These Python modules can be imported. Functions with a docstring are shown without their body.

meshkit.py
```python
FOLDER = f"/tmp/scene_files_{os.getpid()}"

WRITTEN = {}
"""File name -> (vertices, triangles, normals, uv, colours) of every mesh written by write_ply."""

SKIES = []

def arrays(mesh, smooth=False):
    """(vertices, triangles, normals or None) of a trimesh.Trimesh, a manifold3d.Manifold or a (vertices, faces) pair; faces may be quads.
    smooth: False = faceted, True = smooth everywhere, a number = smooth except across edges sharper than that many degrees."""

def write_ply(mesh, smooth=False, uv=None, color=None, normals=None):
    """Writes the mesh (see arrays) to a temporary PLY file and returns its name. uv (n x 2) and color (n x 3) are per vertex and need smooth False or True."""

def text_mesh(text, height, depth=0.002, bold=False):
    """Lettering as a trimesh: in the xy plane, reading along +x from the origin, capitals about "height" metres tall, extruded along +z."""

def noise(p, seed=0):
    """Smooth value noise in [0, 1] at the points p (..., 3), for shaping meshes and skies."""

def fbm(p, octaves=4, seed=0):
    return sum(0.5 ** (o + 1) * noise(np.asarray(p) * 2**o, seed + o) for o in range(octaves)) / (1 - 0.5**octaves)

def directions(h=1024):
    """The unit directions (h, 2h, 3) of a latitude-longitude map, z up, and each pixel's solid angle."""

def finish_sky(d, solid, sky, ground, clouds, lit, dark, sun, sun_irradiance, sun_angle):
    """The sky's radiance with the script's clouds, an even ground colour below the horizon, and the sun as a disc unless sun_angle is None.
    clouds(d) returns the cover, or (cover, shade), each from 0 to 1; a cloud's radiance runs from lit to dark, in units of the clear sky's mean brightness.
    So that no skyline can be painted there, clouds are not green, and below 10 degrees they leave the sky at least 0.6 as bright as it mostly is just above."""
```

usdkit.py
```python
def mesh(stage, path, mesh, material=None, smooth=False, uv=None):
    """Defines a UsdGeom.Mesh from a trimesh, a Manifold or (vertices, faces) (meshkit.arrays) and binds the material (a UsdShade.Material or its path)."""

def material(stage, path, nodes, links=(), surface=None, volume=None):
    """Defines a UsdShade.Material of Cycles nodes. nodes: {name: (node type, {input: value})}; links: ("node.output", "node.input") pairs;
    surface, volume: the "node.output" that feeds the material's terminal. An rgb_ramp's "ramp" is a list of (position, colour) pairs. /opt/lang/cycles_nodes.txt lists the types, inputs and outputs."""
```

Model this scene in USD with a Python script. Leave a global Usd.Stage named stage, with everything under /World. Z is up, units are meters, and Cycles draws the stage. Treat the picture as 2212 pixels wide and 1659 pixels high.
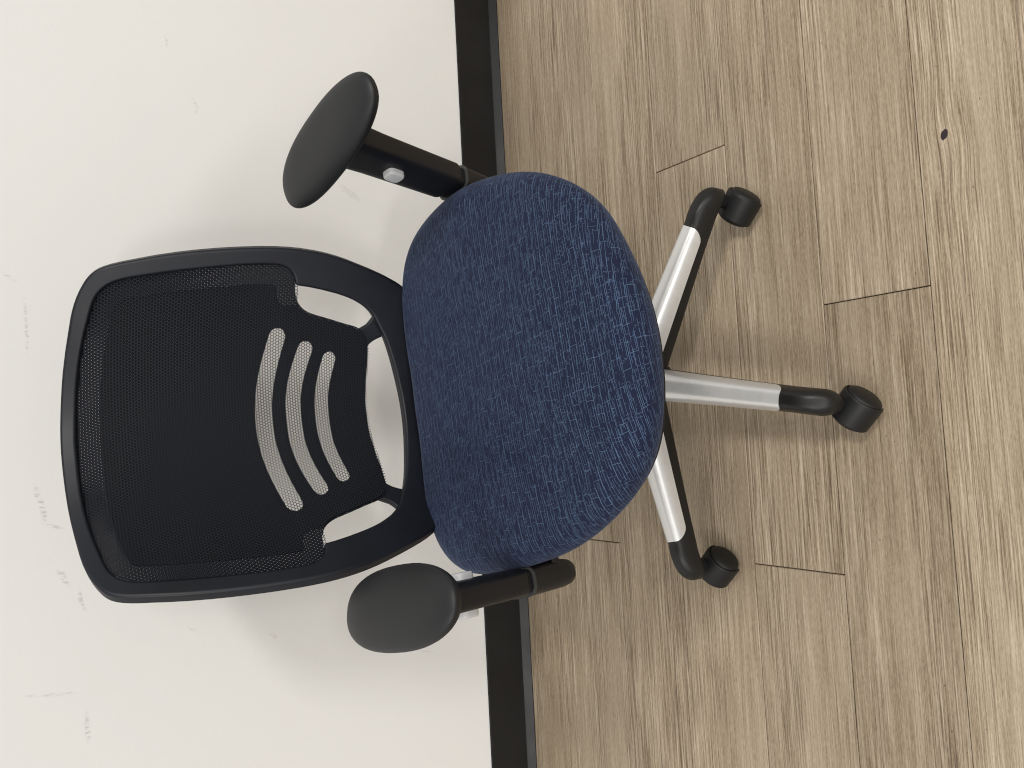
import math, random
import numpy as np
import trimesh, shapely, manifold3d
import shapely.geometry as sg
from shapely.ops import unary_union
import mapbox_earcut as earcut
import usdkit, meshkit
from pxr import Usd, UsdGeom, UsdLux, UsdShade, Gf, Sdf, Vt

random.seed(7)
rng = np.random.default_rng(7)
stage = Usd.Stage.CreateInMemory()
UsdGeom.SetStageUpAxis(stage, 'Z')
UsdGeom.SetStageMetersPerUnit(stage, 1.0)
UsdGeom.Xform.Define(stage, '/World')
UsdGeom.Scope.Define(stage, '/World/Looks')

# ------------------------------------------------------------------ camera (held on its side: the photograph lies on its left edge)
PITCH, YAW, ROLL, CAM_H = 0.63534337, 0.08031433, -0.00458254, 1.03232
F_PIX, W_PIX = 1657.573, 2212.0
fw = np.array([math.sin(YAW) * math.cos(PITCH), math.cos(YAW) * math.cos(PITCH), -math.sin(PITCH)])
r0 = np.array([math.cos(YAW), -math.sin(YAW), 0.0])
u0 = np.cross(r0, fw)
rt = math.cos(ROLL) * r0 + math.sin(ROLL) * u0
up = -math.sin(ROLL) * r0 + math.cos(ROLL) * u0
cam = UsdGeom.Camera.Define(stage, '/World/camera')
cam.CreateHorizontalApertureAttr(36.0)
cam.CreateFocalLengthAttr(36.0 * F_PIX / W_PIX)
cam.CreateClippingRangeAttr((0.02, 100.0))
cam.CreateExposureAttr(0.16)
cx_, cy_, cz_ = -up, rt, -fw
cam.AddTransformOp().Set(Gf.Matrix4d(*cx_, 0, *cy_, 0, *cz_, 0, 0, 0, CAM_H, 1))

# ------------------------------------------------------------------ lamps: unseen ceiling panels, and an even ambient dome
room = UsdLux.DomeLight.Define(stage, '/World/unseen_ambient_light')
room.CreateIntensityAttr(1.0)  # unseen ambient dome: evens out the wall, gives the silver something to reflect
usdkit.material(stage, '/World/Looks/ambient_glow', {'b': ('background_shader', {'color': (1.0, 0.995, 0.975), 'strength': 0.43})}, surface='b.background')
UsdShade.MaterialBindingAPI.Apply(room.GetPrim()).Bind(UsdShade.Material.Get(stage, '/World/Looks/ambient_glow'))


def unseen_ceiling_panel(name, pos, w, l, power, color=(1.0, 0.98, 0.94)):
    L = UsdLux.RectLight.Define(stage, '/World/' + name)
    L.CreateWidthAttr(w)
    L.CreateHeightAttr(l)
    L.CreateIntensityAttr(power)
    L.CreateColorAttr(Gf.Vec3f(*color))
    L.AddTranslateOp().Set(Gf.Vec3d(*pos))      # a rect light shines along -z: straight down
    return L


for i, (x, y, power) in enumerate(((1.15, -0.75, 68.0), (-1.95, -0.75, 17.0), (1.10, -2.4, 6.0), (-1.95, -2.4, 9.0), (1.10, -4.4, 38.0), (-1.95, -4.4, 46.0))):  # panels out of view, placed to light wall and floor and shadow the legs
    unseen_ceiling_panel('unseen_ceiling_light' if i == 0 else f'unseen_ceiling_light_{i:03d}', (x, y, 2.75), 0.45 if i == 0 else 0.6, 0.45 if i == 0 else 1.2, power)


# ------------------------------------------------------------------ helpers: prims
taken = {}


def path_for(parent, name):
    base = parent + '/' + name
    n = taken.get(base, 0)
    taken[base] = n + 1
    return base if n == 0 else f'{base}_{n:03d}'


def obj(name, mesh, mat, parent='/World', smooth=35, uv=None, label=None):
    parent = parent if isinstance(parent, str) else str(parent.GetPath())
    m = usdkit.mesh(stage, path_for(parent, name), mesh, M[mat], smooth=smooth, uv=uv)
    if label:
        m.GetPrim().SetCustomDataByKey('label', label)
    return m.GetPrim()


def tag(prim, label, cat=None, kind=None, group=None):
    prim.SetCustomDataByKey('label', label)
    for k, v in (('category', cat), ('kind', kind), ('group', group)):
        if v:
            prim.SetCustomDataByKey(k, v)
    return prim


# ------------------------------------------------------------------ helpers: materials
M = {}


def mat(name, nodes, links, surface='p.BSDF'):
    M[name] = usdkit.material(stage, '/World/Looks/' + name, nodes, links, surface=surface)


def plastic(name, color, rough, grain=900.0, bump=0.05, spec=0.5, vary=0.25):
    d = tuple(c * (1 - vary) for c in color)
    b = tuple(c * (1 + vary) for c in color)
    mat(name, {
        'tc': ('texture_coordinate', {}),
        'n': ('noise_texture', {'scale': grain, 'detail': 2.0}),
        'n2': ('noise_texture', {'scale': 9.0, 'detail': 4.0, 'roughness': 0.6}),
        'r': ('rgb_ramp', {'ramp': [(0.3, d), (0.7, b)]}),
        'rr': ('map_range', {'from_min': 0.3, 'from_max': 0.7, 'to_min': rough - 0.06, 'to_max': rough + 0.06}),
        'b': ('bump', {'strength': bump, 'distance': 0.0006}),
        'p': ('principled_bsdf', {'specular_ior_level': spec * 0.8})},
        [('tc.object', 'n.vector'), ('tc.object', 'n2.vector'), ('n2.fac', 'r.fac'), ('r.color', 'p.base_color'), ('n2.fac', 'rr.value'),
         ('rr.result', 'p.roughness'), ('n.fac', 'b.height'), ('b.normal', 'p.normal')])


plastic('frame_plastic', (0.0055, 0.0068, 0.0118), 0.46, bump=0.12)
plastic('arm_plastic', (0.0060, 0.0064, 0.0085), 0.46, bump=0.10)
plastic('pad_rubber', (0.0120, 0.0128, 0.0142), 0.56, bump=0.10)
plastic('base_plastic', (0.0085, 0.0083, 0.0082), 0.42, bump=0.14)
plastic('caster_plastic', (0.0068, 0.0066, 0.0070), 0.50, bump=0.12)
plastic('rim_plastic', (0.045, 0.045, 0.043), 0.40)
plastic('shell_plastic', (0.0035, 0.0042, 0.0062), 0.72, bump=0.05, spec=0.3)
plastic('baseboard_vinyl', (0.0072, 0.0074, 0.0080), 0.46, grain=500.0, bump=0.06)
plastic('dark_steel', (0.012, 0.012, 0.012), 0.4)
plastic('silver_button', (0.60, 0.60, 0.61), 0.32, bump=0.0, vary=0.03)

mat('aluminium', {
    'tc': ('texture_coordinate', {}),
    'n': ('noise_texture', {'scale': 60.0, 'detail': 5.0, 'roughness': 0.7}),
    'n3': ('noise_texture', {'scale': 700.0, 'detail': 2.0}),
    'r': ('map_range', {'from_min': 0.3, 'from_max': 0.75, 'to_min': 0.33, 'to_max': 0.39}),
    'c': ('rgb_ramp', {'ramp': [(0.0, (0.68, 0.67, 0.66)), (0.3, (0.72, 0.71, 0.70)), (1.0, (0.735, 0.73, 0.72))]}),
    'b': ('bump', {'strength': 0.04, 'distance': 0.0003}),
    'p': ('principled_bsdf', {'metallic': 0.55})},
    [('tc.object', 'n.vector'), ('tc.object', 'n3.vector'), ('n.fac', 'r.value'), ('r.result', 'p.roughness'), ('n.fac', 'c.fac'), ('c.color', 'p.base_color'),
     ('n3.fac', 'b.height'), ('b.normal', 'p.normal')])


class Graph:
    """Collects nodes and links so that maths can be written inline."""

    def __init__(self):
        self.n, self.l, self.k = {}, [], 0

    def add(self, kind, inputs=None, **links):
        self.k += 1
        name = f'{kind}_{self.k}'
        self.n[name] = (kind, dict(inputs or {}))
        for sock, src in links.items():
            self.l.append((src, f'{name}.{sock}'))
        return name

    def math(self, op, a, b=None, c=None, clamp=False):
        ins, links = {'math_type': op, 'use_clamp': clamp}, {}
        for key, v in (('value1', a), ('value2', b), ('value3', c)):
            if isinstance(v, str):
                links[key] = v
            elif v is not None:
                ins[key] = float(v)
        return self.add('math', ins, **links) + '.value'

    def step(self, v, a, b, lo=0.0, hi=1.0):
        return self.add('map_range', {'range_type': 'smoothstep', 'from_min': a, 'from_max': b, 'to_min': lo, 'to_max': hi}, value=v) + '.result'

    def mix(self, fac, a, b, kind='mix'):
        ins, links = {'mix_type': kind}, {}
        for key, v in (('fac', fac), ('color1', a), ('color2', b)):
            if isinstance(v, str):
                links[key] = v
            else:
                ins[key] = v
        return self.add('mix', ins, **links) + '.color'

    def noise(self, vec, scale=1.0, detail=2.0, rough=0.5, dist=0.0, **kw):
        return self.add('noise_texture', {'scale': scale, 'detail': detail, 'roughness': rough, 'distortion': dist, **kw}, vector=vec)

    def mapping(self, vec, scale=(1, 1, 1), loc=(0, 0, 0), rot=(0, 0, 0)):
        return self.add('mapping', {'scale': scale, 'location': loc, 'rotation': rot}, vector=vec) + '.vector'

    def make(self, name, surface):
        mat(name, self.n, self.l, surface)


# ---- wall paint with scuffs (position in metres on the wall: x along, z up)
def wall_paint():
    g = Graph()
    pos = g.add('geometry') + '.position'
    xyz = g.add('separate_xyz', {}, vector=pos)
    X, Z = xyz + '.x', xyz + '.z'
    peel = g.noise(pos, 170.0, 3.0, 0.55) + '.fac'
    peel2 = g.noise(pos, 45.0, 2.0) + '.fac'
    cloud = g.noise(pos, 2.2, 4.0, 0.6) + '.fac'
    col = g.add('rgb_ramp', {'ramp': [(0.3, (0.80, 0.793, 0.773)), (0.7, (0.82, 0.813, 0.795))]}, fac=cloud) + '.color'
    fine = g.noise(g.mapping(pos, (260, 260, 70)), 1.0, 3.0, 0.7) + '.fac'
    patch = g.noise(g.mapping(pos, (60, 60, 22)), 1.0, 3.0, 0.6) + '.fac'
    for (x0, z0, ang, length, wid, strength, streak) in SCUFFS:
        c, s = math.cos(ang), math.sin(ang)
        dx, dz = g.math('subtract', X, x0), g.math('subtract', Z, z0)
        wob = g.math('multiply', g.math('subtract', patch, 0.5), wid * 3.0)
        a = g.math('divide', g.math('add', g.math('multiply', dx, c), g.math('multiply', dz, s)), length)
        b = g.math('divide', g.math('add', g.math('add', g.math('multiply', dx, -s), g.math('multiply', dz, c)), wob), wid)
        d = g.math('sqrt', g.math('add', g.math('multiply', a, a), g.math('multiply', b, b)))
        m = g.step(d, 0.35, 1.0, 1.0, 0.0)
        if streak:
            hatch = g.math('sine', g.math('multiply', g.math('add', g.math('multiply', dx, c * 1.0), g.math('multiply', dz, s + 0.9)), streak))
            m = g.math('multiply', m, g.step(hatch, -0.2, 0.7))
        else:
            m = g.math('multiply', m, g.step(fine, 0.42, 0.62))
        m = g.math('multiply', m, strength * 0.9)
        col = g.mix(m, col, (0.30, 0.27, 0.26))
    h = g.math('add', peel, g.math('multiply', peel2, 0.8))
    bump = g.add('bump', {'strength': 0.12, 'distance': 0.0014}, height=h) + '.normal'
    p = g.add('principled_bsdf', {'roughness': 0.62, 'specular_ior_level': 0.35}, base_color=col, normal=bump)
    g.make('wall_paint', p + '.BSDF')


SCUFFS = []


# ---- weathered oak planks; grain runs along x. Each variant is another cut of the same timber.
def plank_wood(name, seed, tone, knot=None):
    g = Graph()
    pos = g.add('geometry') + '.position'
    off = (seed * 1.37, seed * 2.11, seed * 0.77)
    warp = g.noise(g.mapping(pos, (2.2, 9.0, 1.0), off), 1.0, 3.0, 0.5)
    wv = g.add('vector_math', {'math_type': 'subtract', 'vector2': (0.5, 0.5, 0.5)}, vector1=warp + '.color') + '.vector'
    wv = g.add('vector_math', {'math_type': 'multiply', 'vector2': (0.02, 0.0030, 0.0)}, vector1=wv) + '.vector'
    if knot:
        kx, ky, kr = knot
        sx = g.add('separate_xyz', {}, vector=pos)
        dx, dy = g.math('subtract', sx + '.x', kx), g.math('subtract', sx + '.y', ky)
        rr = g.math('sqrt', g.math('add', g.math('multiply', g.math('multiply', dx, dx), 0.3), g.math('multiply', dy, dy)))
        fall = g.step(rr, 0.0, kr, 1.0, 0.0)
        push = g.math('multiply', fall, g.math('multiply', g.math('add', dy, g.math('multiply', dx, 0.5)), -0.16))
        pv = g.add('combine_xyz', {}, y=push) + '.vector'
        wv = g.add('vector_math', {'math_type': 'add'}, vector1=wv, vector2=pv) + '.vector'
    p2 = g.add('vector_math', {'math_type': 'add'}, vector1=pos, vector2=wv) + '.vector'
    broad = g.noise(g.mapping(p2, (1.2, 16.0, 1.0), off), 1.0, 4.0, 0.6) + '.fac'
    mid = g.noise(g.mapping(p2, (5.0, 130.0, 1.0), off), 1.0, 4.0, 0.6) + '.fac'
    fine = g.noise(g.mapping(p2, (8.0, 480.0, 1.0), off), 1.0, 4.0, 0.66) + '.fac'
    tooth = g.noise(g.mapping(p2, (110.0, 700.0, 1.0), off), 1.0, 3.0, 0.7) + '.fac'
    pores = g.noise(g.mapping(p2, (6.0, 500.0, 1.0), tuple(v + 5 for v in off)), 1.0, 3.0, 0.6) + '.fac'
    zone = g.noise(g.mapping(p2, (1.4, 15.0, 1.0), tuple(v + 9 for v in off)), 1.0, 2.0, 0.5) + '.fac'
    zamp = g.step(zone, 0.36, 0.62, 0.55, 1.45)
    mixv = g.math('add', g.math('multiply', g.math('multiply', g.math('subtract', fine, 0.5), 0.62), zamp), g.math('multiply', g.math('subtract', mid, 0.5), 0.22))
    mixv = g.math('add', mixv, g.math('multiply', g.math('subtract', broad, 0.5), 0.26))
    mixv = g.math('add', mixv, g.math('multiply', g.math('subtract', tooth, 0.5), 0.36))
    mixv = g.math('add', mixv, 0.51)
    t = tone
    col = g.add('rgb_ramp', {'ramp': [(0.34, (0.150 * t, 0.106 * t, 0.064 * t)), (0.43, (0.258 * t, 0.195 * t, 0.126 * t)), (0.51, (0.350 * t, 0.275 * t, 0.191 * t)),
                                      (0.59, (0.428 * t, 0.344 * t, 0.248 * t)), (0.70, (0.55 * t, 0.462 * t, 0.340 * t))]}, fac=mixv) + '.color'
    dark = g.math('multiply', g.step(pores, 0.52, 0.64), g.step(zone, 0.38, 0.60, 0.10, 0.60))
    col = g.mix(dark, col, (0.085 * t, 0.057 * t, 0.036 * t))
    light = g.math('multiply', g.step(fine, 0.57, 0.70), 0.30)
    col = g.mix(light, col, (0.60 * t, 0.51 * t, 0.40 * t))
    if knot:
        ka = g.math('divide', g.math('add', dx, g.math('multiply', dy, 0.4)), 0.0062)
        kb = g.math('divide', g.math('subtract', dy, 0.006), 0.0048)
        kd = g.math('add', g.math('sqrt', g.math('add', g.math('multiply', ka, ka), g.math('multiply', kb, kb))), g.math('multiply', g.math('subtract', mid, 0.5), 1.6))
        col = g.mix(g.step(kd, 0.8, 1.05, 1.0, 0.0), col, (0.022, 0.014, 0.018))
    speck = g.noise(g.mapping(pos, (130, 190, 1), off), 1.0, 1.0) + '.fac'
    col = g.mix(g.math('multiply', g.step(speck, 0.785, 0.81), 0.75), col, (0.05, 0.035, 0.035))
    rough = g.step(mixv, 0.3, 0.7, 0.52, 0.42)
    h = g.math('subtract', g.math('add', g.math('multiply', mid, 0.5), g.math('multiply', fine, 0.4)), g.math('multiply', dark, 0.5))
    bump = g.add('bump', {'strength': 0.25, 'distance': 0.0010}, height=h) + '.normal'
    p = g.add('principled_bsdf', {'specular_ior_level': 0.4}, base_color=col, roughness=rough, normal=bump)
    g.make(name, p + '.BSDF')


# ---- woven navy upholstery with a broken pale blue grid
def upholstery():
    g = Graph()
    uv = g.add('texture_coordinate') + '.UV'
    jig = g.noise(uv, 60.0, 2.0, 0.5) + '.color'
    jv = g.add('vector_math', {'math_type': 'subtract', 'vector2': (0.5, 0.5, 0.5)}, vector1=jig) + '.vector'
    jv = g.add('vector_math', {'math_type': 'multiply', 'vector2': (0.003, 0.0011, 0.0)}, vector1=jv) + '.vector'
    cell = g.add('vector_math', {'math_type': 'snap', 'vector2': (0.0075, 0.012, 1.0)}, vector1=uv) + '.vector'
    wn = g.add('white_noise_texture', {'dimensions': '2D'}, vector=cell)
    kink = g.add('vector_math', {'math_type': 'subtract', 'vector2': (0.5, 0.5, 0.5)}, vector1=wn + '.color') + '.vector'
    kink = g.add('vector_math', {'math_type': 'multiply', 'vector2': (0.006, 0.0030, 0.0)}, vector1=kink) + '.vector'
    v = g.add('vector_math', {'math_type': 'add'}, vector1=uv, vector2=jv) + '.vector'
    v2 = g.add('vector_math', {'math_type': 'add'}, vector1=v, vector2=kink) + '.vector'
    lines = None
    for k, (rowh, bw, vec, mort, lo, hi, sc) in enumerate(((0.0036, 0.0200, v, 0.00020, 0.44, 0.49, (60, 240)), (0.0055, 0.0140, v2, 0.00021, 0.48, 0.53, (60, 220)), (0.0105, 0.030, v, 0.00028, 0.35, 0.5, (40, 120)))):
        br = g.add('brick_texture', {'scale': 1.0, 'mortar_size': mort, 'mortar_smooth': 0.35, 'brick_width': bw, 'row_height': rowh, 'offset': 0.37 + 0.1 * k, 'offset_frequency': 2,
                                     'squash': 1.6, 'squash_frequency': 3, 'color1': (0, 0, 0), 'color2': (0, 0, 0), 'mortar': (1, 1, 1)}, vector=vec) + '.fac'
        gap = g.noise(g.mapping(uv, (sc[0], sc[1], 1), (3.1 * k, 7.7 * k, 0)), 1.0, 1.0) + '.fac'
        ln = g.math('multiply', br, g.step(gap, lo, hi))
        lines = ln if lines is None else g.math('maximum', lines, ln)
    blot = g.noise(uv, 26.0, 3.0, 0.6) + '.fac'
    lines = g.math('multiply', lines, g.step(blot, 0.30, 0.58, 0.75, 1.0))
    weave = g.add('wave_texture', {'wave_type': 'bands', 'bands_direction': 'x', 'scale': 330.0}, vector=uv) + '.fac'
    weave2 = g.add('wave_texture', {'wave_type': 'bands', 'bands_direction': 'y', 'scale': 330.0}, vector=uv) + '.fac'
    ww = g.math('multiply', weave, weave2)
    base = g.add('rgb_ramp', {'ramp': [(0.25, (0.0066, 0.0092, 0.0285)), (0.75, (0.0080, 0.0114, 0.0345))]}, fac=blot) + '.color'
    base = g.mix(g.math('multiply', ww, 0.35), base, (0.011, 0.016, 0.046))
    col = g.mix(g.math('multiply', lines, 0.95), base, (0.080, 0.134, 0.222))
    h = g.math('add', g.math('multiply', ww, 0.5), g.math('multiply', lines, 0.8))
    bump = g.add('bump', {'strength': 0.10, 'distance': 0.0003}, height=h) + '.normal'
    p = g.add('principled_bsdf', {'roughness': 0.85, 'specular_ior_level': 0.22, 'sheen_weight': 0.12, 'sheen_roughness': 0.45, 'sheen_tint': (0.55, 0.65, 1.0)}, base_color=col, normal=bump)
    g.make('upholstery', p + '.BSDF')


# ---- black woven mesh with real see-through holes
def net(name, r0, r1):
    g = Graph()
    uv = g.add('texture_coordinate') + '.UV'
    P = 0.0041
    r3 = math.sqrt(3)
    xyz = g.add('separate_xyz', {}, vector=uv)
    best = None
    for ox, oy in ((0.0, 0.0), (0.5, r3 / 2)):
        a = g.math('add', g.math('divide', xyz + '.x', P), ox)
        b = g.math('add', g.math('divide', xyz + '.y', P), oy)
        fa = g.math('subtract', g.math('fraction', a), 0.5)
        fb = g.math('multiply', g.math('subtract', g.math('fraction', g.math('divide', b, r3)), 0.5), r3)
        d = g.math('sqrt', g.math('add', g.math('multiply', fa, fa), g.math('multiply', fb, fb)))
        best = d if best is None else g.math('minimum', best, d)
    hole = g.step(best, r0, r1, 1.0, 0.0)
    col = g.add('rgb_ramp', {'ramp': [(0.36, (0.005, 0.006, 0.009)), (0.62, (0.0270, 0.0310, 0.0420))]}, fac=best) + '.color'
    bump = g.add('bump', {'strength': 0.4, 'distance': 0.0006}, height=best) + '.normal'
    p = g.add('principled_bsdf', {'roughness': 0.72, 'specular_ior_level': 0.2, 'sheen_weight': 0.04}, base_color=col, normal=bump) + '.BSDF'
    t = g.add('transparent_bsdf') + '.BSDF'
    m = g.add('mix_closure', {}, fac=hole, closure1=p, closure2=t)
    g.make(name, m + '.closure')


upholstery()
net('net', 0.37, 0.45)
net('close_net', 0.03, 0.13)

# ------------------------------------------------------------------ helpers: shapes


def spline(pts, step, closed=False, smooth=0.0):
    from scipy.interpolate import splprep, splev
    p = np.asarray(pts, float)
    if closed:
        p = np.vstack([p, p[:1]])
    tck, u = splprep(p.T, s=smooth, per=closed, k=3)
    d = np.array(splev(np.linspace(0, 1, 2000), tck)).T
    length = np.linalg.norm(np.diff(d, axis=0), axis=1).sum()
    n = max(int(length / step), 4)
    # even spacing along the arc
    s = np.concatenate([[0], np.cumsum(np.linalg.norm(np.diff(d, axis=0), axis=1))])
    t = np.linspace(0, s[-1], n + 1)
    out = np.stack([np.interp(t, s, d[:, k]) for k in range(p.shape[1])], 1)
    return out[:-1] if closed else out


def triangulate(poly):
    rings = [np.asarray(poly.exterior.coords)[:-1]] + [np.asarray(r.coords)[:-1] for r in poly.interiors]
    v = np.vstack(rings)
    ends = np.cumsum([len(r) for r in rings]).astype(np.uint32)
    return v, earcut.triangulate_float64(v, ends).reshape(-1, 3).astype(int)


def infill(poly, step):
    """Triangles of a densely outlined polygon, with an even grid of points inside it."""
    from scipy.spatial import Delaunay
    rings = [np.asarray(poly.exterior.coords)[:-1]] + [np.asarray(r.coords)[:-1] for r in poly.interiors]
    x0, y0, x1, y1 = poly.bounds
    gx, gy = np.meshgrid(np.arange(x0, x1, step), np.arange(y0, y1, step * 0.866))
    gx[1::2] += step / 2
    pts = shapely.points(np.column_stack([gx.ravel(), gy.ravel()]))
    ok = shapely.contains(poly, pts) & (shapely.distance(poly.boundary, pts) > step * 0.45)
    v = np.vstack(rings + [np.column_stack([gx.ravel(), gy.ravel()])[ok]])
    f = Delaunay(v).simplices
    c = v[f].mean(1)
    f = f[shapely.contains(poly, shapely.points(c))]
    return v, f


def polys(g):
    return [p for p in getattr(g, 'geoms', [g]) if p.geom_type == 'Polygon' and p.area > 1e-9]


def plate(poly, thick, bevel_f=0.003, bevel_b=0.002, steps=5, edge=0.008):
    """A slab of outline poly with rounded edges: front at depth 0, back at depth thick. Returns (x, z, depth) vertices and triangles."""
    prof = [(bevel_f * (1 - math.sin(a)), bevel_f * (1 - math.cos(a))) for a in np.linspace(0, math.pi / 2, steps + 1)]
    prof += [(bevel_b * (1 - math.cos(a)), thick - bevel_b * (1 - math.sin(a))) for a in np.linspace(0, math.pi / 2, steps + 1)]
    V, Fc = [], []
    for p in polys(poly):
        p = sg.polygon.orient(p)
        rings = []
        for r in [p.exterior, *p.interiors]:
            c = np.asarray(r.coords)[:-1]
            n = max(int(r.length / (edge * 0.5)), 12)
            s = np.concatenate([[0], np.cumsum(np.linalg.norm(np.diff(np.vstack([c, c[:1]]), axis=0), axis=1))])
            t = np.linspace(0, s[-1], n, endpoint=False)
            c = np.stack([np.interp(t, s, np.append(c[:, k], c[0, k])) for k in (0, 1)], 1)
            d = np.roll(c, -1, 0) - c
            d /= np.linalg.norm(d, axis=1)[:, None]
            n1 = np.stack([-d[:, 1], d[:, 0]], 1)
            nn = n1 + np.roll(n1, 1, 0)
            nn /= np.linalg.norm(nn, axis=1)[:, None]
            nn /= np.clip((nn * n1).sum(1), 0.7, 1)[:, None]
            rings.append((c, nn))
        first = []
        for c, nn in rings:
            ids = []
            for i, d in prof:
                ids.append(len(V) + np.arange(len(c)))
                V += [(x, y, d) for x, y in c + nn * i]
            for j in range(len(prof) - 1):
                A, B = ids[j], ids[j + 1]
                for k in range(len(c)):
                    m = (k + 1) % len(c)
                    Fc += [(A[k], A[m], B[m]), (A[k], B[m], B[k])]
            first.append(ids)
        for lvl, flip in ((0, True), (-1, False)):
            q = [np.array([V[i][:2] for i in ids[lvl]]) for ids in first]
            cp = sg.Polygon(q[0], q[1:])
            v, f = infill(cp, edge)
            nb = sum(len(x) for x in q)
            ids = np.concatenate([x[lvl] for x in first] + [len(V) + np.arange(len(v) - nb)])
            V += [(x, y, prof[lvl][1]) for x, y in v[nb:]]
            for t in f:
                A, B, C = v[t]
                ccw = (B[0] - A[0]) * (C[1] - A[1]) - (B[1] - A[1]) * (C[0] - A[0]) > 0
                t = tuple(ids[t])
                Fc.append(t if ccw != flip else t[::-1])
    return np.array(V), np.array(Fc)[:, ::-1]          # (x, z, depth) becomes (x, y, z): the winding turns over


def outward(m):
    if m.volume < 0:
        m = trimesh.Trimesh(m.vertices, m.faces[:, ::-1], process=False)
    return m


def sweep(path, sections, up=(0, 0, 1), cap=True):
    """A closed surface through cross-sections: sections[i] is (n x 2) in the plane square to the path (side, up)."""
    path = np.asarray(path, float)
    t = np.gradient(path, axis=0)
    t /= np.linalg.norm(t, axis=1)[:, None]
    up = np.asarray(up, float)
    V = []
    side = None
    for p, d, sec in zip(path, t, sections):
        s = np.cross(d, up)
        if np.linalg.norm(s) < 0.15 and side is not None:
            s = side - d * (side @ d)
        s /= np.linalg.norm(s)
        if side is not None and s @ side < 0:
            s = -s
        side = s
        u = np.cross(s, d)
        V.append(p + sec[:, :1] * s + sec[:, 1:] * u)
    n = len(sections[0])
    V = np.array(V).reshape(-1, 3)
    Fc = []
    for i in range(len(path) - 1):
        for j in range(n):
            a, b = i * n + j, i * n + (j + 1) % n
            Fc += [(a, b, b + n), (a, b + n, a + n)]
    if cap:
        for i, flip in ((0, False), (len(path) - 1, True)):
            c = len(V)
            V = np.vstack([V, V[i * n:(i + 1) * n].mean(0)])
            for j in range(n):
                tri = (c, i * n + (j + 1) % n, i * n + j)
                Fc.append(tri[::-1] if flip else tri)
    return outward(trimesh.Trimesh(V, np.array(Fc), process=False))


def super_section(a, b, n=28, e=2.6):
    th = np.linspace(0, 2 * math.pi, n, endpoint=False)
    c, s = np.cos(th), np.sin(th)
    return np.stack([a * np.sign(c) * np.abs(c) ** (2 / e), b * np.sign(s) * np.abs(s) ** (2 / e)], 1)


def lathe(profile, n=40):
    m = trimesh.creation.revolve(np.asarray(profile, float), sections=n)
    trimesh.repair.fix_normals(m)
    return m


def xf(m, rot=None, loc=(0, 0, 0)):
    m = m.copy()
    T = np.eye(4)
    if rot is not None:
        T[:3, :3] = rot
    T[:3, 3] = loc
    m.apply_transform(T)
    return m


def rbox(x0, x1, y0, y1, z0, z1, r=0.002):
    """A box with chamfered edges."""
    pts = []
    for sx in (0, 1):
        for sy in (0, 1):
            for sz in (0, 1):
                c = np.array([x1 - r if sx else x0 + r, y1 - r if sy else y0 + r, z1 - r if sz else z0 + r])
                for k in range(3):
                    d = np.zeros(3)
                    d[k] = r * (1 if (sx, sy, sz)[k] else -1)
                    pts.append(c + d)
    return trimesh.convex.convex_hull(np.array(pts))


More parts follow.
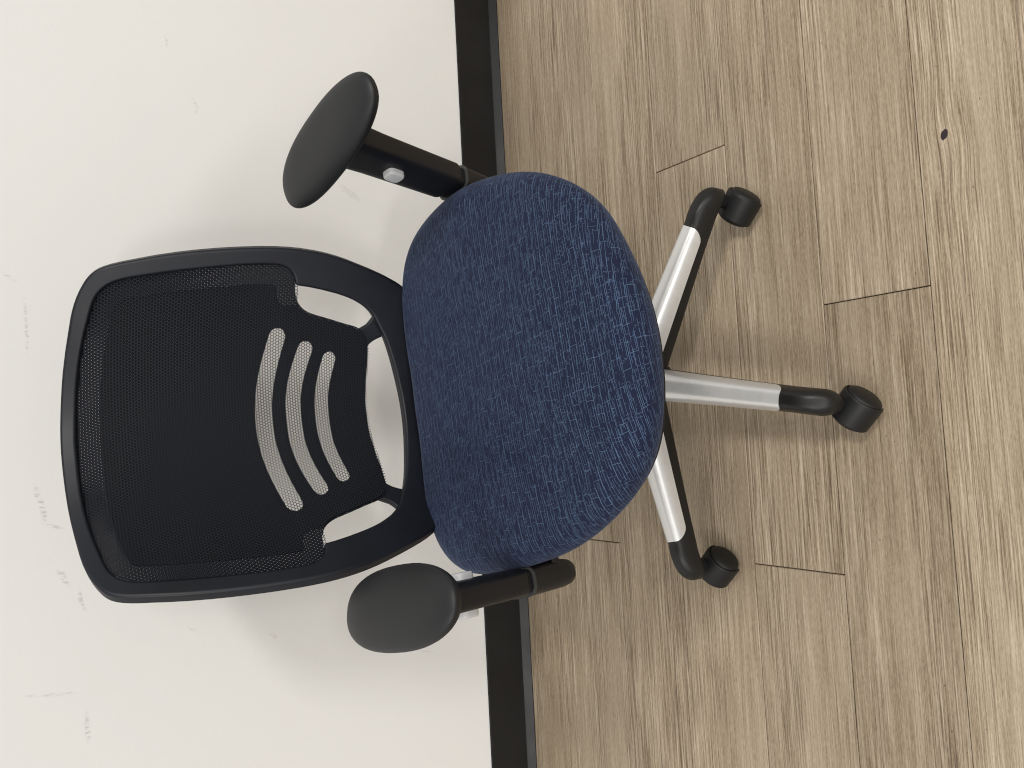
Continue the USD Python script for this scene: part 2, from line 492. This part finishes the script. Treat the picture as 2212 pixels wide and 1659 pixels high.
# ================================================================== the setting
WALL_Y = 1.3925
SCUFFS += [
    # x, z, angle, half length, half width, strength, hatch frequency
    (0.496, 0.381, 1.04, 0.036, 0.008, 0.34, 1100.0),
    (-0.070, 0.915, 0.25, 0.040, 0.006, 0.45, 0.0),
    (-0.105, 0.900, 1.2, 0.020, 0.004, 0.40, 0.0),
    (0.205, 0.932, 0.05, 0.060, 0.0035, 0.35, 0.0),
    (0.280, 0.955, 0.9, 0.016, 0.004, 0.30, 0.0),
    (-0.190, 0.887, 0.5, 0.022, 0.007, 0.45, 0.0),
    (-0.225, 0.862, 0.2, 0.026, 0.004, 0.40, 0.0),
    (-0.420, 0.858, 0.05, 0.036, 0.005, 0.42, 0.0),
    (-0.360, 0.905, 1.4, 0.050, 0.003, 0.30, 0.0),
    (0.612, 0.672, 0.1, 0.022, 0.005, 0.28, 0.0),
    (0.719, 0.7187, 0.1, 0.015, 0.003, 0.30, 0.0),
    (-0.340, 0.563, 1.0, 0.012, 0.004, 0.35, 0.0),
    (-0.300, 0.700, 0.9, 0.014, 0.003, 0.30, 0.0),
    (-0.430, 0.250, 1.3, 0.020, 0.003, 0.30, 0.0),
]
wall_paint()
wall = obj('wall', trimesh.creation.box(bounds=[(-2.2, WALL_Y, -0.012), (2.2, WALL_Y + 0.12, 2.75)]), 'wall_paint', smooth=False)
tag(wall, 'off-white painted wall with faint scuffs behind the chair', kind='structure')

# baseboard: black vinyl with a small cove foot
BB = WALL_Y - 0.0035
prof = [(WALL_Y + 0.0, 0.0005), (BB - 0.0125, 0.0005), (BB - 0.0125, 0.0022), (BB - 0.0100, 0.0050), (BB - 0.0060, 0.0095), (BB - 0.0025, 0.0135), (BB - 0.0004, 0.0165), (BB, 0.020),
        (BB, 0.106), (BB + 0.0004, 0.1078), (BB + 0.0012, 0.1084), (WALL_Y + 0.0, 0.1084)]
pv = np.array([(x, y, z) for x in (-2.2, 2.2) for y, z in prof])
n = len(prof)
pf = [(i, (i + 1) % n, n + (i + 1) % n) for i in range(n)] + [(i, n + (i + 1) % n, n + i) for i in range(n)]
cv, cf = triangulate(sg.Polygon(prof))
look = {(round(y, 6), round(z, 6)): i for i, (y, z) in enumerate(prof)}
ci = [look[(round(a, 6), round(b, 6))] for a, b in cv]
pf += [tuple(ci[k] for k in t) for t in cf] + [tuple(ci[k] + n for k in t[::-1]) for t in cf]
bbm = trimesh.Trimesh(pv, np.array(pf), process=False)
trimesh.repair.fix_normals(bbm)
tag(obj('baseboard', bbm, 'baseboard_vinyl', smooth=25), 'black vinyl baseboard along the foot of the white wall', kind='structure')

# floor: slab and planks
floor = obj('floor', trimesh.creation.box(bounds=[(-2.2, -1.3, -0.03), (2.2, WALL_Y + 0.02, -0.006)]), 'dark_steel', smooth=False)
tag(floor, 'floor of weathered light brown wood-look planks', kind='structure')
ROW0, PW, PL = 0.46934, 0.1524, 1.2192
JOINTS = {0: 0.164, 1: -0.2259, 2: 0.4556, 4: -0.2182, 3: 0.2, 5: 0.1, -1: 0.75, -2: 0.75}
NV = 7
TONES = [0.95, 0.91, 0.99, 0.93, 0.97, 0.89, 0.96]
for k in range(NV):
    plank_wood('plank_wood' if k == 0 else f'plank_wood_{k:03d}', 3.0 + 7.3 * k, TONES[k])
plank_wood('knotty_plank_wood', 91.0, 1.0, knot=(0.356, 0.430, 0.05))


def plank_mesh(x0, x1, y0, y1):
    g, c = 0.0005, 0.0010
    x0, x1, y0, y1 = x0 + 0.0007, x1 - 0.0007, y0 + g, y1 - g
    v = []
    for z, i in ((-0.005, 0.0), (-c, 0.0), (0.0, c)):
        v += [(x0 + i, y0 + i, z), (x1 - i, y0 + i, z), (x1 - i, y1 - i, z), (x0 + i, y1 - i, z)]
    f = [(0, 2, 1), (0, 3, 2), (8, 9, 10), (8, 10, 11)]
    for L in (0, 4):
        for j in range(4):
            a, b = L + j, L + (j + 1) % 4
            f += [(a, b, b + 4), (a, b + 4, a + 4)]
    return np.array(v), np.array(f)


for row in range(-8, 7):
    y0, y1 = ROW0 + row * PW, min(ROW0 + (row + 1) * PW, WALL_Y - 0.001)
    j = JOINTS.get(row, random.uniform(-0.6, 0.6))
    xs = sorted({-2.15, 2.15} | {j + q * PL for q in range(-4, 5) if -2.1 < j + q * PL < 2.1})
    for q, (a, b) in enumerate(zip(xs[:-1], xs[1:])):
        knotty = row == -1 and a < 0.35 < b
        variant = 'knotty_plank_wood' if knotty else ('plank_wood' if (k := (row * 3 + q * 2 + 24) % NV) == 0 else f'plank_wood_{k:03d}')
        obj('plank', plank_mesh(a, b, y0, y1), variant, floor, smooth=False)

# ================================================================== the chair
CH = UsdGeom.Xform.Define(stage, '/World/office_chair')
CH.AddTranslateOp().Set(Gf.Vec3d(0.07535, 0.87558, 0))
CH.AddRotateZOp().Set(11.06)
chair = CH.GetPrim()
tag(chair, 'swivel office chair with navy patterned seat, black mesh back and silver base', 'chair')
CP = '/World/office_chair'


# ---- backrest -----------------------------------------------------------------
def back_y(x, z):
    z = z - 0.65
    return 0.20387 + 0.24270 * z + 0.30851 * z * z - 1.73515 * x * x


def bend(v, push=0.0):
    """From the flat outline (x, z, depth behind the front) to the curved back."""
    x, z, d = v[:, 0], v[:, 1], v[:, 2]
    e = 1e-4
    y = back_y(x, z)
    nx = -(back_y(x + e, z) - back_y(x - e, z)) / (2 * e)
    nz = -(back_y(x, z + e) - back_y(x, z - e)) / (2 * e)
    nn = np.sqrt(1 + nx ** 2 + nz ** 2)
    d = d + push
    return np.stack([x + nx / nn * d, y + d / nn, z + nz / nn * d], 1)


def mirror(half):
    h = np.asarray(half, float)
    left = h[::-1].copy()
    left[:, 0] *= -1
    keep = np.abs(h[-1, 0]) > 1e-6
    return np.vstack([h, left if keep else left[1:]])


OUT = [(0, .9135), (.05, .912), (.098, .9088), (.14, .9038), (.172, .898), (.193, .889), (.204, .880), (.2100, .867), (.2145, .843), (.219, .81), (.2232, .765), (.2255, .72), (.2262, .685),
       (.2252, .642), (.222, .61), (.216, .577), (.206, .540), (.196, .508), (.185, .480), (.168, .455), (.140, .438), (.1, .428), (.05, .4245), (0, .424)]
INN = [(0, .8957), (.05, .8942), (.1, .8906), (.134, .885), (.16, .879), (.178, .873), (.188, .8635), (.1942, .848), (.1975, .825), (.201, .79), (.2042, .744), (.2066, .70), (.2068, .666),
       (.2046, .649), (.199, .6385), (.191, .6328), (.182, .630)]
SIDE = [(.182, .630), (.179, .609), (.174, .584), (.167, .557), (.1585, .536), (.149, .521), (.138, .511)]
TONG = [(.182, .630), (.170, .628), (.157, .6218), (.1482, .611), (.1415, .592), (.136, .572), (.1298, .55), (.1235, .531), (.114, .5215), (.100, .5175), (.078, .5180), (.04, .5225), (0, .5240)]
STRUT_IN = [(.090, .522), (.0995, .5165), (.107, .507), (.112, .4945)]
BAR = [(.112, .4945), (.095, .487), (.06, .4765), (.02, .4698), (0, .469)]

outer = sg.Polygon(spline(mirror(OUT)[:-1], 0.004, closed=True))
inn_r = spline(INN, 0.003)
side_r = spline(SIDE, 0.003)
bar_r = spline(BAR, 0.003)
hole_half = np.vstack([inn_r, side_r[1:], bar_r])
hole = sg.Polygon(np.vstack([hole_half, (hole_half * [-1, 1])[::-1]])).buffer(0)
tong_r = spline(TONG, 0.003)
mesh_half = np.vstack([inn_r, tong_r[1:]])
mesh_poly = sg.Polygon(np.vstack([mesh_half, (mesh_half * [-1, 1])[::-1]])).buffer(0)
win_half = np.vstack([inn_r, [(.17, .628), (0, .628)]])
window_poly = sg.Polygon(np.vstack([win_half, (win_half * [-1, 1])[::-1]])).buffer(0)
struts = []
for s in (1, -1):
    top = spline(SIDE[-3:] + [(.130, .5175), (.1225, .5325)], 0.003)
    pts = np.vstack([[(.1225, .5325), (.130, .5175), (.138, .511), (.150, .500), (.125, .478)], spline([(.112, .4945), (.107, .507), (.0995, .5165), (.090, .522)], 0.003), [(.085, .545), (.118, .55)]])
    struts.append(sg.Polygon(pts * [s, 1]).buffer(0))
frame_poly = outer.difference(hole.buffer(0)).buffer(0)
frame_poly = frame_poly.simplify(0.00015)
v, f = plate(frame_poly, 0.017, 0.0038, 0.004, 6, 0.008)
# the lower arms are thicker than the top rail, the front face slightly dished
frame = obj('back_frame', trimesh.Trimesh(bend(v), f, process=False), 'frame_plastic', CP, smooth=50)
for st in struts:
    v, f = plate(st.simplify(0.0001), 0.009, 0.003, 0.002, 4, 0.010)
    obj('strut', trimesh.Trimesh(bend(v, 0.0145), f, process=False), 'frame_plastic', frame, smooth=50)

# groove lip round the mesh
lip = window_poly.buffer(0.004).difference(window_poly.buffer(-0.0015))
net_poly = unary_union([mesh_poly, window_poly.buffer(0.0030)]).simplify(0.0001)


def grid_sheet(poly, step, push):
    """A single curved sheet with the given outline; uv in metres."""
    poly = shapely.segmentize(poly, step * 0.5)
    v3, f = infill(poly, step)
    d = push(v3[:, 0], v3[:, 1]) if callable(push) else np.full(len(v3), push)
    uv = v3[:, :2].copy()
    out = bend(np.column_stack([v3[:, :2], d]))
    nrm = np.cross(out[f[:, 1]] - out[f[:, 0]], out[f[:, 2]] - out[f[:, 0]]).sum(0)
    if nrm[1] > 0:
        f = f[:, ::-1]
    return trimesh.Trimesh(out, f, process=False), uv


win_b = window_poly.boundary


def edge_dist(x, z):
    return shapely.distance(shapely.points(np.column_stack([x, z])), win_b)


def sstep(t, a, b):
    t = np.clip((t - a) / (b - a), 0, 1)
    return t * t * (3 - 2 * t)


def net_depth(x, z):
    # the fabric hangs a little behind the frame's face, follows the shell's edge and bulges over the lumbar tongue
    d = edge_dist(x, z)
    inside = sstep(d, 0.020, 0.030)
    low = sstep(-z, -0.64, -0.60)
    return 0.0045 + 0.0025 * inside * (1 - low)


sheet, uv = grid_sheet(net_poly, 0.010, net_depth)
panel = obj('mesh_panel', sheet, 'net', CP, smooth=True, uv=uv)
# shell behind the mesh, with three curved slots
SL = [([(.1165, .6495), (.085, .6585), (.0485, .6665), (.015, .670), (0, .6703)], .0114), ([(.099, .610), (.072, .6195), (.0415, .627), (.012, .6297), (0, .6299)], .0105), ([(.0845, .5755), (.061, .5825), (.035, .588), (.01, .5898), (0, .5899)], .0096)]
tongue = mesh_poly.buffer(-0.0015).intersection(sg.box(-0.156, 0.4, 0.156, 0.662))
shell_poly = unary_union([window_poly.buffer(-0.0245), tongue]).buffer(0.016, quad_segs=8).buffer(-0.022, quad_segs=8).buffer(0.006, quad_segs=8).intersection(mesh_poly.buffer(-0.0015))
back_border = mesh_poly.buffer(0.001).difference(shell_poly.buffer(-0.006))
for pts, r in SL:
    line = spline(mirror(pts), 0.003)
    shell_poly = shell_poly.difference(sg.LineString(line).buffer(r, quad_segs=8))
shell_poly = shell_poly.simplify(0.0001)


v, f = plate(shell_poly, 0.004, 0.0012, 0.001, 3, 0.006)
v[:, 2] += 0.0100
shell = obj('back_shell', trimesh.Trimesh(bend(v), f, process=False), 'shell_plastic', CP, smooth=50)
# the fabric is double along the border: a closer second layer behind
for part in polys(back_border):
    sheet, uv = grid_sheet(part.buffer(-0.0004), 0.006, lambda x, z: 0.0125 + 0 * x)
    obj('backing_mesh', sheet, 'close_net', panel, smooth=True, uv=uv + np.array([0.0009, 0.0016]))
# upright that carries the back from the mechanism under the seat
path = np.array([(0, 0.178, 0.428), (0, 0.190, 0.415), (0, 0.192, 0.402), (0, 0.185, 0.383), (0, 0.12, 0.375), (0, 0.04, 0.375)])
path = spline(path, 0.01)
obj('back_upright', sweep(path, [super_section(0.030, 0.011)] * len(path), up=(1, 0, 0)), 'arm_plastic', CP)

# ---- seat ----------------------------------------------------------------------
TH = np.arange(-180, 181, 10)
R_R = [.2354, .2323, .2322, .2351, .2361, .2356, .2361, .2380, .2430, .2516, .2639, .2773, .2920, .2985, .2870, .2665, .2480, .2349, .2331]
R_L = [.2354, .2400, .2456, .2530, .2585, .2578, .2539, .2517, .2516, .2539, .2615, .2748, .2945, .3060, .2995, .2760, .2510, .2365, .2331]
RR = np.array(R_L[:0:-1] + R_R)
SC = np.array([0.0, -0.09])


def seat_outline(n=144):
    from scipy.interpolate import CubicSpline
    cs = CubicSpline(np.radians(TH), np.concatenate([RR[:-1], RR[:1]]), bc_type='periodic')
    th = np.linspace(-math.pi, math.pi, n, endpoint=False)
    r = cs(th)
    return np.stack([SC[0] + r * np.sin(th), SC[1] - r * np.cos(th)], 1)


def seat_mesh():
    o = seat_outline()
    n = len(o)
    t = np.roll(o, -1, 0) - np.roll(o, 1, 0)
    t /= np.linalg.norm(t, axis=1)[:, None]
    nrm = np.stack([t[:, 1], -t[:, 0]], 1)
    if ((o + nrm * 0.01 - SC) ** 2).sum() < ((o - SC) ** 2).sum():
        nrm = -nrm
    front = np.clip((-(o[:, 1] - SC[1])) / 0.24, -1, 1)
    rh = 0.030 + 0.006 * front            # edge roll
    zm = 0.4555 - 0.006 * np.clip(front, 0, 1)
    rows = []
    for a in np.linspace(-80, 90, 16):
        a = math.radians(a)
        ring = o - nrm * ((1 - math.cos(a)) * rh * (1.15 if a > 0 else 0.8))[:, None]
        rows.append(np.column_stack([ring, zm + math.sin(a) * rh * (0.80 if a > 0 else 1.0)]))
    last = rows[-1]
    for s in np.linspace(0.93, 0.06, 16):
        xy = SC + (last[:, :2] - SC) * s
        zc = 0.4905
        k = (1 - s * s)
        z = last[:, 2] * (1 - k) + zc * k
        # slight saddle: dip towards the back middle
        dip = 0.006 * np.exp(-((xy[:, 0] / 0.12) ** 2 + ((xy[:, 1] + 0.04) / 0.12) ** 2))
        rows.append(np.column_stack([xy, z - dip]))
    V = np.vstack(rows)
    m = len(rows)
    F = []
    for i in range(m - 1):
        for j in range(n):
            a, b = i * n + j, i * n + (j + 1) % n
            F += [(a, b, b + n), (a, b + n, a + n)]
    c = len(V)
    V = np.vstack([V, [SC[0], SC[1], V[-n:, 2].mean()]])
    for j in range(n):
        F.append(((m - 1) * n + j, (m - 1) * n + (j + 1) % n, c))
    # arc-length uv: unroll the meridians from the middle
    uv = np.zeros((len(V), 2))
    uv[c] = SC
    grid = V[:-1].reshape(m, n, 3)[::-1]
    prev = np.repeat(V[c:c + 1], n, 0)
    acc = np.zeros(n)
    d0 = grid[-17, :, :2] - SC
    d0 = (o - SC) / np.linalg.norm(o - SC, axis=1)[:, None]
    U = np.zeros((m, n, 2))
    for i in range(m):
        acc = acc + np.linalg.norm(grid[i] - prev, axis=1)
        prev = grid[i]
        U[i] = SC + d0 * acc[:, None]
    uv[:-1] = U[::-1].reshape(-1, 2)
    tm = trimesh.Trimesh(V, np.array(F), process=False)
    if tm.volume < 0:
        tm = trimesh.Trimesh(V, np.array(F)[:, ::-1], process=False)
    return tm, uv


sm, suv = seat_mesh()
seat = obj('seat', sm, 'upholstery', CP, smooth=True, uv=suv)
# plastic pan under the cushion
o = sg.Polygon(seat_outline()).buffer(-0.016)
pan = trimesh.creation.extrude_polygon(o, 0.012, engine='earcut')
pan.apply_translation((0, 0, 0.414))
obj('seat_pan', pan, 'arm_plastic', CP)
mech = rbox(-0.07, 0.07, -0.13, 0.12, 0.352, 0.412, 0.008)
obj('tilt_mechanism', mech, 'dark_steel', CP, smooth=False)


# ---- arms -------------------------------------------------------------------------
def pad_mesh(L, W, T, n=56):
    """Egg-shaped pad: domed soft top, rolled edge, long axis y."""
    th = np.linspace(0, 2 * math.pi, n, endpoint=False)
    ex = 2.35
    px = W / 2 * np.sign(np.cos(th)) * np.abs(np.cos(th)) ** (2 / ex)
    py = L / 2 * np.sign(np.sin(th)) * np.abs(np.sin(th)) ** (2 / ex)
    px = px * (1 + 0.02 * py / (L / 2))
    rows = []
    for a in np.linspace(-90, 0, 10)[:-1]:
        a = math.radians(a)
        inset = (1 - math.cos(a) ** 0.9) * T * 0.9
        rows.append(np.column_stack([px * (1 - inset / (W / 2)), py * (1 - inset / (L / 2)), np.full(n, T / 2 * math.sin(a))]))
    for q in np.sin(np.linspace(math.pi / 2, 0.06, 22)):          # soft top: one even dome that rolls over at its rim
        rows.append(np.column_stack([px * q, py * q, np.full(n, T * 0.50 * (1 - q ** 4.2) ** 0.55)]))
    V = np.vstack(rows)
    F = []
    for i in range(len(rows) - 1):
        for j in range(n):
            a, b = i * n + j, i * n + (j + 1) % n
            F += [(a, b, b + n), (a, b + n, a + n)]
    for base, flip in ((0, True), ((len(rows) - 1) * n, False)):
        c = len(V)
        V = np.vstack([V, V[base:base + n].mean(0)])
        for j in range(n):
            t = (base + j, base + (j + 1) % n, c)
            F.append(t[::-1] if flip else t)
    return outward(trimesh.Trimesh(V, np.array(F), process=False))


def rotz(deg):
    a = math.radians(deg)
    return np.array([[math.cos(a), -math.sin(a), 0], [math.sin(a), math.cos(a), 0], [0, 0, 1]])


def rotx(deg):
    a = math.radians(deg)
    return np.array([[1, 0, 0], [0, math.cos(a), -math.sin(a)], [0, math.sin(a), math.cos(a)]])


def roty(deg):
    a = math.radians(deg)
    return np.array([[math.cos(a), 0, math.sin(a)], [0, 1, 0], [-math.sin(a), 0, math.cos(a)]])


for s in (1, -1):
    X0 = 0.2775 if s > 0 else -0.2735
    TOP, BOT = np.array([X0 + 0.003 * s, -0.079, 0.642]), np.array([X0, -0.042, 0.470])
    axis = (TOP - BOT) / np.linalg.norm(TOP - BOT)
    # lower tube: rises from an elbow that turns in under the seat
    foot = BOT + axis * -0.117
    pth = np.array([BOT + axis * -q for q in (0.117, 0.1165, 0.115, 0.112, 0.107, 0.098, 0.084, 0.060, 0.040, 0.025, 0.012)])
    kk = np.sqrt(np.clip(1 - np.clip((np.array([0.0, 0.0005, 0.002, 0.005, 0.010, 0.018, 0.030, 0.05, 0.07, 0.085, 0.098]) - 0.030) / -0.030, 0, 1) ** 2, 0.003, 1))
    secs = [super_section((0.0168 + 0.0030 * q) * k3, (0.0205 + 0.0085 * q) * k3, 32, 3.0) for q, k3 in zip(np.linspace(0, 1, 11), kk)]
    tube = obj('arm_support', sweep(pth, secs, up=(0, 1, 0)), 'arm_plastic', CP)
    br = np.array([(0.12 * s, -0.022, 0.401), (0.20 * s, -0.023, 0.401), (X0 - 0.004 * s, -0.024, 0.401)])
    obj('bracket', sweep(br, [super_section(0.026, 0.0085, 28, 4.0)] * 3, up=(0, 0, 1)), 'arm_plastic', tube)
    # thin paler rim at its mouth
    rp = np.array([BOT + axis * q for q in (-0.0128, -0.0112)])
    obj('rim', sweep(rp, [super_section(0.0204, 0.0296, 28, 3.0)] * 2, up=(0, 1, 0)), 'rim_plastic', tube)
    # sliding sleeve
    sl = np.array([BOT + axis * q for q in (-0.030, -0.010, -0.002, 0.0, 0.004, 0.03, 0.08, 0.13, 0.168)])
    ss = [super_section(a, b, 32, 4.2) for a, b in ((0.0150, 0.0250), (0.0152, 0.0254), (0.0155, 0.0258), (0.0168, 0.0280), (0.0175, 0.0290), (0.0175, 0.0292), (0.0176, 0.0296), (0.0178, 0.0300), (0.0184, 0.0320))]
    sleeve = obj('arm_post', sweep(sl, ss, up=(0, 1, 0)), 'arm_plastic', CP)
    # moulding seam up the front of the sleeve and the height buttons on both faces
    bc = BOT + axis * (0.098 if s > 0 else 0.083)
    for side in (1, -1):
        q = super_section(0.0128, 0.0105, 24, 3.4)
        prof = [(0.0, 1.0), (0.0055, 1.0), (0.0078, 0.94), (0.0088, 0.82)]
        rows = np.vstack([np.column_stack([q[:, 0] * k2, q[:, 1] * k2, np.full(24, h)]) for h, k2 in prof])
        F = []
        for i in range(3):
            for j in range(24):
                a, b = i * 24 + j, i * 24 + (j + 1) % 24
                F += [(a, b, b + 24), (a, b + 24, a + 24)]
        c = len(rows)
        rows = np.vstack([rows, [(0, 0, 0.0090)]])
        F += [(3 * 24 + j, 3 * 24 + (j + 1) % 24, c) for j in range(24)]
        e1 = axis                      # button's long side runs up the post
        e3 = np.array([side, 0, 0.0])
        e2 = np.cross(e3, e1)
        B = bc + e3 * 0.0170
        bm = trimesh.Trimesh(B + rows[:, :1] * e1 + rows[:, 1:2] * e2 + rows[:, 2:] * e3, np.array(F), process=False)
        obj('button', bm, 'silver_button', sleeve, smooth=40)
    pm = xf(pad_mesh(0.252 if s > 0 else 0.245, 0.089, 0.028), rotz(2.5 if s > 0 else 0.5) @ rotx(2.0 if s > 0 else 0.0) @ roty(-11.0 * s), ((0.2790, -0.069, 0.659) if s > 0 else (-0.2735, -0.086, 0.652)))
    obj('arm_pad', pm, 'pad_rubber', CP, smooth=True)

# ---- base -----------------------------------------------------------------------
hub = xf(lathe([(0.0, 0.072), (0.031, 0.072), (0.034, 0.080), (0.034, 0.142), (0.031, 0.150), (0.028, 0.154), (0.0, 0.154)]), None, (-0.002, 0.005, 0))
base = obj('base_hub', hub, 'base_plastic', CP)
obj('gas_lift', lathe([(0.0, 0.152), (0.026, 0.152), (0.026, 0.250), (0.0235, 0.252), (0.0140, 0.254), (0.0140, 0.365), (0.0, 0.365)]), 'dark_steel', CP)

# profile of a leg along its length: radius, widest height, half width, rise of the arched top, drop of the skirt
LEG = np.array([(0.020, 0.1130, 0.0260, 0.0400, 0.0220), (0.060, 0.1110, 0.0248, 0.0385, 0.0215), (0.120, 0.1060, 0.0224, 0.0345, 0.0200), (0.180, 0.1010, 0.0204, 0.0305, 0.0180), (0.235, 0.0960, 0.0188, 0.0270, 0.0160), (0.262, 0.0930, 0.0184, 0.0255, 0.0150)])
LEGR = np.concatenate([np.linspace(0.020, 0.262, 26), np.linspace(0.262, 0.274, 4)[1:], 0.274 + 0.048 * np.sin(np.linspace(0, math.pi / 2, 19)[1:])])


def leg_at(r):
    q = [np.interp(r, LEG[:, 0], LEG[:, k]) for k in range(1, 5)]
    if r > 0.262:                                     # the end: the top rolls over, the plan is rounded off round the caster stem
        u = min(max((r - 0.274) / 0.048, 0), 1)
        q[2] = q[2] * math.sqrt(max(1 - u ** 2.1, 0))
        q[0] = q[0] - 0.009 * u ** 1.5
        q[3] = q[3] + 0.003 * u
        w = min(max((r - 0.3030) / 0.0192, 0), 1)
        q[1] = q[1] * math.sqrt(max(1 - w * w, 0.02))
        q[2] = max(q[2], 0.001)
    return q


def arch(th, a, ht, hb):
    c, s = np.cos(th), np.sin(th)
    e = np.where(s > 0, 3.3, 6.0)
    h = np.where(s > 0, ht, hb)
    x = a * np.sign(c) * np.abs(c) ** (2 / e)
    y = h * np.sign(s) * np.abs(s) ** (2 / e)
    x = x * np.where(s > 0, 1 - 0.24 * np.abs(y) / ht, 1 - 0.08 * np.abs(s))
    return np.stack([x, y], 1)


def leg_sweep():
    th = np.linspace(0, 2 * math.pi, 36, endpoint=False)
    secs = []
    for r in LEGR:
        zc, a, ht, hb = leg_at(r)
        secs.append(arch(th, a, ht, hb) + [0, zc - 0.1])
    return sweep(np.column_stack([LEGR, np.zeros(len(LEGR)), np.full(len(LEGR), 0.1)]), secs, up=(0, 0, 1))


leg_mesh = leg_sweep()


def leg_cover():
    """Thin bright cover over the top and sides of a leg, with rounded corners at its outer end."""
    rs = np.concatenate([np.linspace(0.045, 0.236, 16), 0.236 + 0.022 * np.sin(np.linspace(0, 1, 10)[1:] * math.pi / 2)])
    n = 27
    top, bot = [], []
    for r in rs:
        zc, a, ht, hb = leg_at(r)
        lim = 1.0
        if r > 0.236:
            q = (r - 0.236) / 0.022
            lim = 0.34 + 0.66 * math.sqrt(max(1 - q ** 2.2, 0))
        th = math.pi / 2 - np.linspace(-1, 1, n) * lim * (math.pi / 2 - 0.06)
        for out, lift in ((top, 0.0010), (bot, -0.0012)):
            sec = arch(th, a + lift, ht + lift, hb + lift)
            out.append(np.column_stack([np.full(n, r), sec[:, 0], zc + sec[:, 1]]))
    m = len(rs)
    V = np.vstack(top + bot)
    N = m * n
    F = []
    for i in range(m - 1):
        for j in range(n - 1):
            a = i * n + j
            F += [(a, a + 1, a + n + 1), (a, a + n + 1, a + n), (N + a, N + a + n + 1, N + a + 1), (N + a, N + a + n, N + a + n + 1)]
    for i in range(m - 1):
        for j in (0, n - 1):
            a, b = i * n + j, (i + 1) * n + j
            F += [(a, b, N + b), (a, N + b, N + a)]
    for i in (0, m - 1):
        for j in range(n - 1):
            a, b = i * n + j, i * n + j + 1
            F += [(a, b, N + b), (a, N + b, N + a)]
    t = trimesh.Trimesh(V, np.array(F), process=False)
    trimesh.repair.fix_normals(t)
    return t


cover_mesh = leg_cover()


def caster_parts():
    """Twin-wheel caster with its axle along local y; origin on the floor under the axle."""
    R, zc = 0.0255, 0.0255
    out = []
    for s in (1, -1):
        prof = [(0.0, 0.0105), (R - 0.001, 0.0105), (R, 0.0115), (R, 0.0190), (R - 0.0010, 0.0212), (R - 0.0030, 0.0232), (R - 0.0065, 0.0250), (R - 0.012, 0.0263), (0.0, 0.0268)]
        w = lathe(prof, 44)
        w = xf(w, rotx(-90 * s) if s > 0 else rotx(90), (0, 0, zc))
        out.append(('wheel', w))
    # hood: part of a drum over the wheels, open towards the floor and one end
    RO, RI, HW = 0.0292, 0.0262, 0.0196
    a = np.radians(np.linspace(-28, 186, 44))
    ring = []
    for ang in a:
        c, s = math.cos(ang), math.sin(ang)
        for (r, y) in ((RO, -HW + 0.002), (RO, HW - 0.002), (RO - 0.0012, HW), (RI, HW), (RI, -HW), (RO - 0.0012, -HW)):
            ring.append((r * c, y, zc + 0.0005 + r * s))
    V = np.array(ring)
    F = []
    for i in range(len(a) - 1):
        for j in range(6):
            p, q = i * 6 + j, i * 6 + (j + 1) % 6
            F += [(p, q, q + 6), (p, q + 6, p + 6)]
    for i in (0, len(a) - 1):
        F += [(i * 6, i * 6 + k, i * 6 + k + 1) for k in range(1, 5)]
    V[:, 2] = np.maximum(V[:, 2], 0.004)
    hood = trimesh.Trimesh(V, np.array(F), process=False)
    trimesh.repair.fix_normals(hood)
    neck = xf(trimesh.creation.cylinder(radius=0.0105, height=0.030, sections=28), None, (-0.010, 0, 0.0590))
    return hood, neck, out


hood, neck, wheels = caster_parts()
AX = -54.0
for deg in (-111, -38, 34, 106, 178.5):
    Rz = rotz(deg)
    BO = np.array([-0.002, 0.005, 0])
    leg = obj('leg', xf(leg_mesh, Rz, BO), 'base_plastic', CP, smooth=40)
    obj('leg_cover', xf(cover_mesh, Rz, BO), 'aluminium', leg, smooth=40)
    c, s = math.cos(math.radians(deg)), math.sin(math.radians(deg))
    stem = np.array([0.3045 * c, 0.3045 * s, 0]) + BO
    # axle direction AX: local y -> that direction; hood's closed end trails away from the stem
    Rc = rotz(AX - 90)
    off = Rc @ np.array([{-38: 0.010, 178.5: 0.006}.get(deg, 0.015), 0, 0])
    cas = obj('caster', trimesh.util.concatenate([xf(hood, Rc, stem + off), xf(neck, Rc, stem + off)]), 'caster_plastic', CP, smooth=40)
    for nm, w in wheels:
        obj(nm, xf(w, Rc, stem + off), 'caster_plastic', cas, smooth=40)
